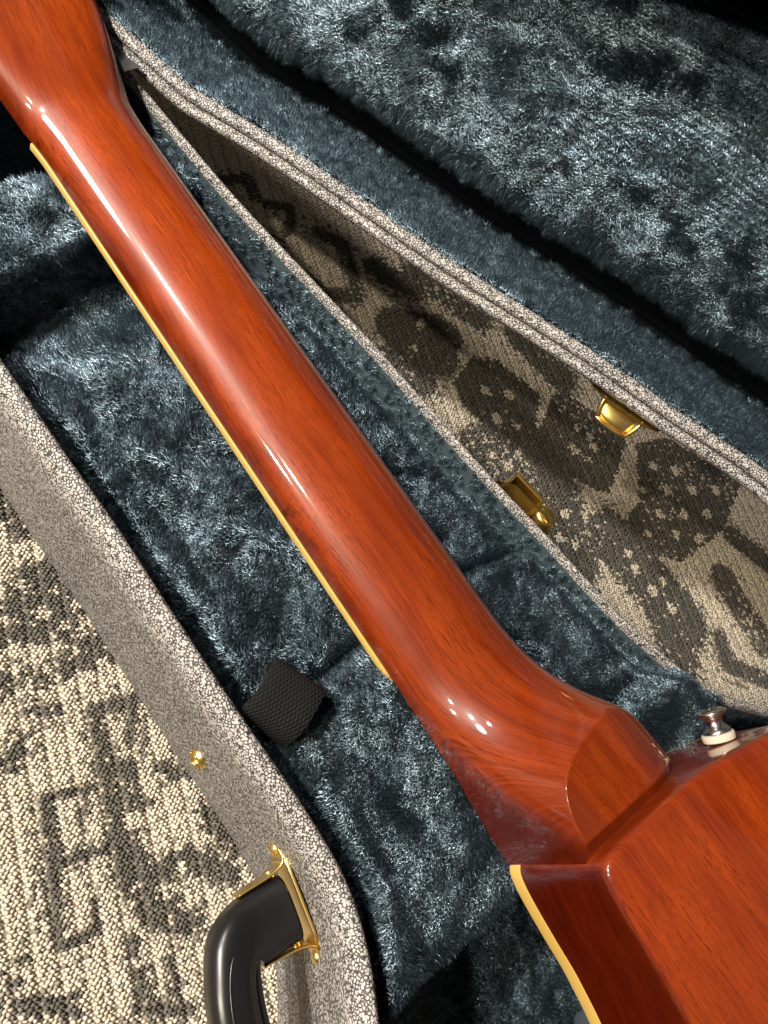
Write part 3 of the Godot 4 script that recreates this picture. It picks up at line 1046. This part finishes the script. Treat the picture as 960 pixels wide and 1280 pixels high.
func guitar() -> void:
	var o := thing("electric_guitar", "red mahogany electric guitar lying face down along the blue plush", "guitar")
	o.position = Vector3(0, 0.092, -0.0205)
	o.rotation.y = -0.0733
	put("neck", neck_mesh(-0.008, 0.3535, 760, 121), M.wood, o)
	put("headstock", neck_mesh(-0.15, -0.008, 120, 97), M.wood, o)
	# the playing side: dark fingerboard with cream binding along both edges
	var st := SurfaceTool.new()
	var p := PackedVector3Array()
	for i in 90:
		var x := lerpf(0.0, 0.345, i / 89.0)
		var hw := half_wide(minf(x, 0.35)) - 0.0014
		for q in [[1, 0.0061], [1, 0.0004], [-1, 0.0004], [-1, 0.0061], [1, 0.0061]]:
			p.append(Vector3(x, q[1], q[0] * hw))
	var fb := put("fingerboard", sheet(p, 90, 5, false), M.ebony, o)
	for side in [1.0, -1.0]:
		var pts := []
		var ups := []
		var w := []
		var t := []
		for i in 60:
			var x := lerpf(0.0015, 0.267, i / 59.0)
			pts.append(Vector3(x, 0.0042, side * (half_wide(x) - 0.0003)))
			ups.append(Vector3.UP)
			w.append(0.0021)
			t.append(0.0037)
		put("neck_binding", bar(pts, ups, w, t, 12, 5.0), M.binding, fb)
	# body: back with a rounded edge, sides, cream binding at the front edge
	var line := body_line()
	var sec := [[0.6, 13.5, 0.86], [0.0, 14.5, 0.88], [0, 35, 0.9], [0, 58, 0.9], [0.12, 59.6, 0.85], [0.45, 60.6, 0.7], [0.95, 61.3, 0.5], [1.6, 61.75, 0.3], [2.4, 61.95, 0.15], [4.0, 62.0, 0.04], [5.6, 61.98, 0.0], [6.2, 61.8, 0.0]]  # sides toned darker than the back, less so at the neck joint
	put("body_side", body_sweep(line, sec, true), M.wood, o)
	put("body_binding", body_sweep(line, [[6, 6.2, 0], [0.7, 6.4, 0], [0.2, 7.0, 0], [0.1, 10, 0], [0.1, 13.2, 0], [0.3, 13.8, 0]], false), M.binding, o)
	st.begin(Mesh.PRIMITIVE_TRIANGLES)
	st.set_normal(Vector3.UP)
	st.set_color(Color(0.86, 0.78, 0.8))
	var under: PackedVector2Array = Geometry2D.offset_polygon(PackedVector2Array(line), -0.0046, Geometry2D.JOIN_ROUND)[0]
	for i in Geometry2D.triangulate_polygon(under):
		st.set_uv(Vector2(under[i].x / 0.43 + 0.37, 0.5 + under[i].y / 0.12))
		st.add_vertex(Vector3(under[i].x, 0.06193, under[i].y))
	put("body_back", st.commit(), M.wood, o)
	# tuners on the head, beyond the edge of the picture
	for i in 6:
		var side := 1.0 if i < 3 else -1.0
		var tx := -0.068 - 0.036 * (i % 3)
		var ty := neck_back(tx)
		var tn := Node3D.new()
		tn.name = "tuner"
		o.add_child(tn, true)
		tn.transform = Transform3D(Basis(Vector3(0, 0, 1), 0.21), Vector3(tx, ty + 0.0005, side * 0.024))
		put("housing", bar([Vector3(-0.009, 0.003, 0), Vector3(0.009, 0.003, 0)], [Vector3.UP, Vector3.UP], [0.012, 0.012], [0.008, 0.008], 20, 4.0), M.nickel, tn)
		put("shaft", tube([Vector3(0, 0.003, 0), Vector3(0, 0.003, side * 0.022)], 0.0022, 10), M.nickel, tn)
		put("key", bar([Vector3(-0.008, 0.003, side * 0.027), Vector3(0, 0.003, side * 0.028), Vector3(0.008, 0.003, side * 0.027)], [Vector3.UP, Vector3.UP, Vector3.UP], [0.012, 0.015, 0.012], [0.006, 0.007, 0.006], 20, 3.0), M.felt, tn)
	# strap button on the shoulder
	var sb := Node3D.new()
	sb.name = "strap_button"
	o.add_child(sb, true)
	var ax := Vector3(-0.94, 0.10, -0.33).normalized()
	var bz := ax.cross(Vector3.UP).normalized()
	sb.transform = Transform3D(Basis(bz.cross(ax) * -1.0, ax, bz), Vector3(0.3606, 0.0410, -0.0610))
	sb.scale = Vector3(0.96, 0.8, 0.96)
	put("felt_washer", lathe([[0.0, -0.0015], [0.0062, -0.0015], [0.0066, -0.0008], [0.0067, 0.0017], [0.0063, 0.0026], [0.0, 0.0029]], 40), M.felt, sb)
	put("button", lathe([[0.0058, 0.003], [0.0057, 0.0040], [0.0048, 0.0050], [0.0037, 0.0064], [0.0034, 0.0080], [0.0037, 0.0096], [0.0049, 0.0110], [0.0062, 0.0118], [0.0066, 0.0125], [0.0064, 0.0132], [0.0050, 0.0140], [0.0026, 0.0144], [0.0, 0.0145]], 48), M.nickel, sb)

# ---------------------------------------------------------------- camera, light, order of building
const PILE := 1.0

func lamp(called: String, at: Vector3, energy: float, size: float, warm: Color) -> void:
	var l := SpotLight3D.new()
	l.name = called
	add_child(l)
	l.look_at_from_position(at, Vector3(0.18, 0.08, -0.02), Vector3(0.1, 0.3, 1).normalized())
	l.light_energy = energy
	l.light_size = size
	l.light_color = warm
	l.spot_angle = 50.0
	l.spot_range = 12.0
	l.spot_attenuation = 2.0
	l.shadow_enabled = true

func _ready() -> void:
	var cam := Camera3D.new()
	cam.name = "camera"
	var th := deg_to_rad(34.0)
	var d := Vector3(-0.05, -cos(th), -sin(th)).normalized()
	var xp := (Vector3.RIGHT - d * d.x).normalized()
	var e := xp.cross(-d)
	if e.z < 0.0:
		e = -e
	var ax := Vector2(0.62, 0.784).normalized()
	var r := xp * ax.x - e * ax.y
	var w := xp * ax.y + e * ax.x
	cam.transform = Transform3D(Basis(r, -w, -d), Vector3(0.211, 0.105, -0.015) - d * 0.31)
	cam.fov = 68.0
	cam.near = 0.01
	cam.far = 50.0
	cam.current = true
	add_child(cam)
	var we := WorldEnvironment.new()
	var env := Environment.new()
	env.background_mode = Environment.BG_COLOR
	env.background_color = Color(0.12, 0.109, 0.095).linear_to_srgb()
	env.tonemap_mode = Environment.TONE_MAPPER_LINEAR
	env.tonemap_exposure = 1.0
	env.sdfgi_enabled = true
	env.ssao_enabled = true
	env.ssil_enabled = true
	we.environment = env
	add_child(we)
	# ceiling lamps of the room and one added fill, above and behind the photographer
	lamp("ceiling_lamp_head_end", Vector3(-1.66, 1.68, 0.50), 2.6, 0.07, Color(1.0, 0.97, 0.93))
	lamp("ceiling_lamp_handle_side", Vector3(-1.12, 1.74, 1.18), 9.0, 0.08, Color(1.0, 0.97, 0.92))
	lamp("ceiling_lamp_low", Vector3(-1.50, 1.42, 1.27), 1.7, 0.22, Color(1.0, 0.97, 0.93))
	lamp("added_fill_behind", Vector3(-0.50, 1.30, 1.80), 2.6, 0.05, Color(1.0, 0.94, 0.84))  # unseen fill, added to lift the rug far under the lid
	lamp("ceiling_lamp_behind", Vector3(-0.50, 1.95, 1.74), 3.6, 0.05, Color(1.0, 0.94, 0.84))
	lumps.seed = 21
	lumps.frequency = 0.035
	lumps.fractal_octaves = 3
	fine.seed = 5
	fine.frequency = 0.075
	fine.fractal_octaves = 3
	rng.seed = 77
	materials()
	outlines()
	rug()
	guitar_case()
	guitar()
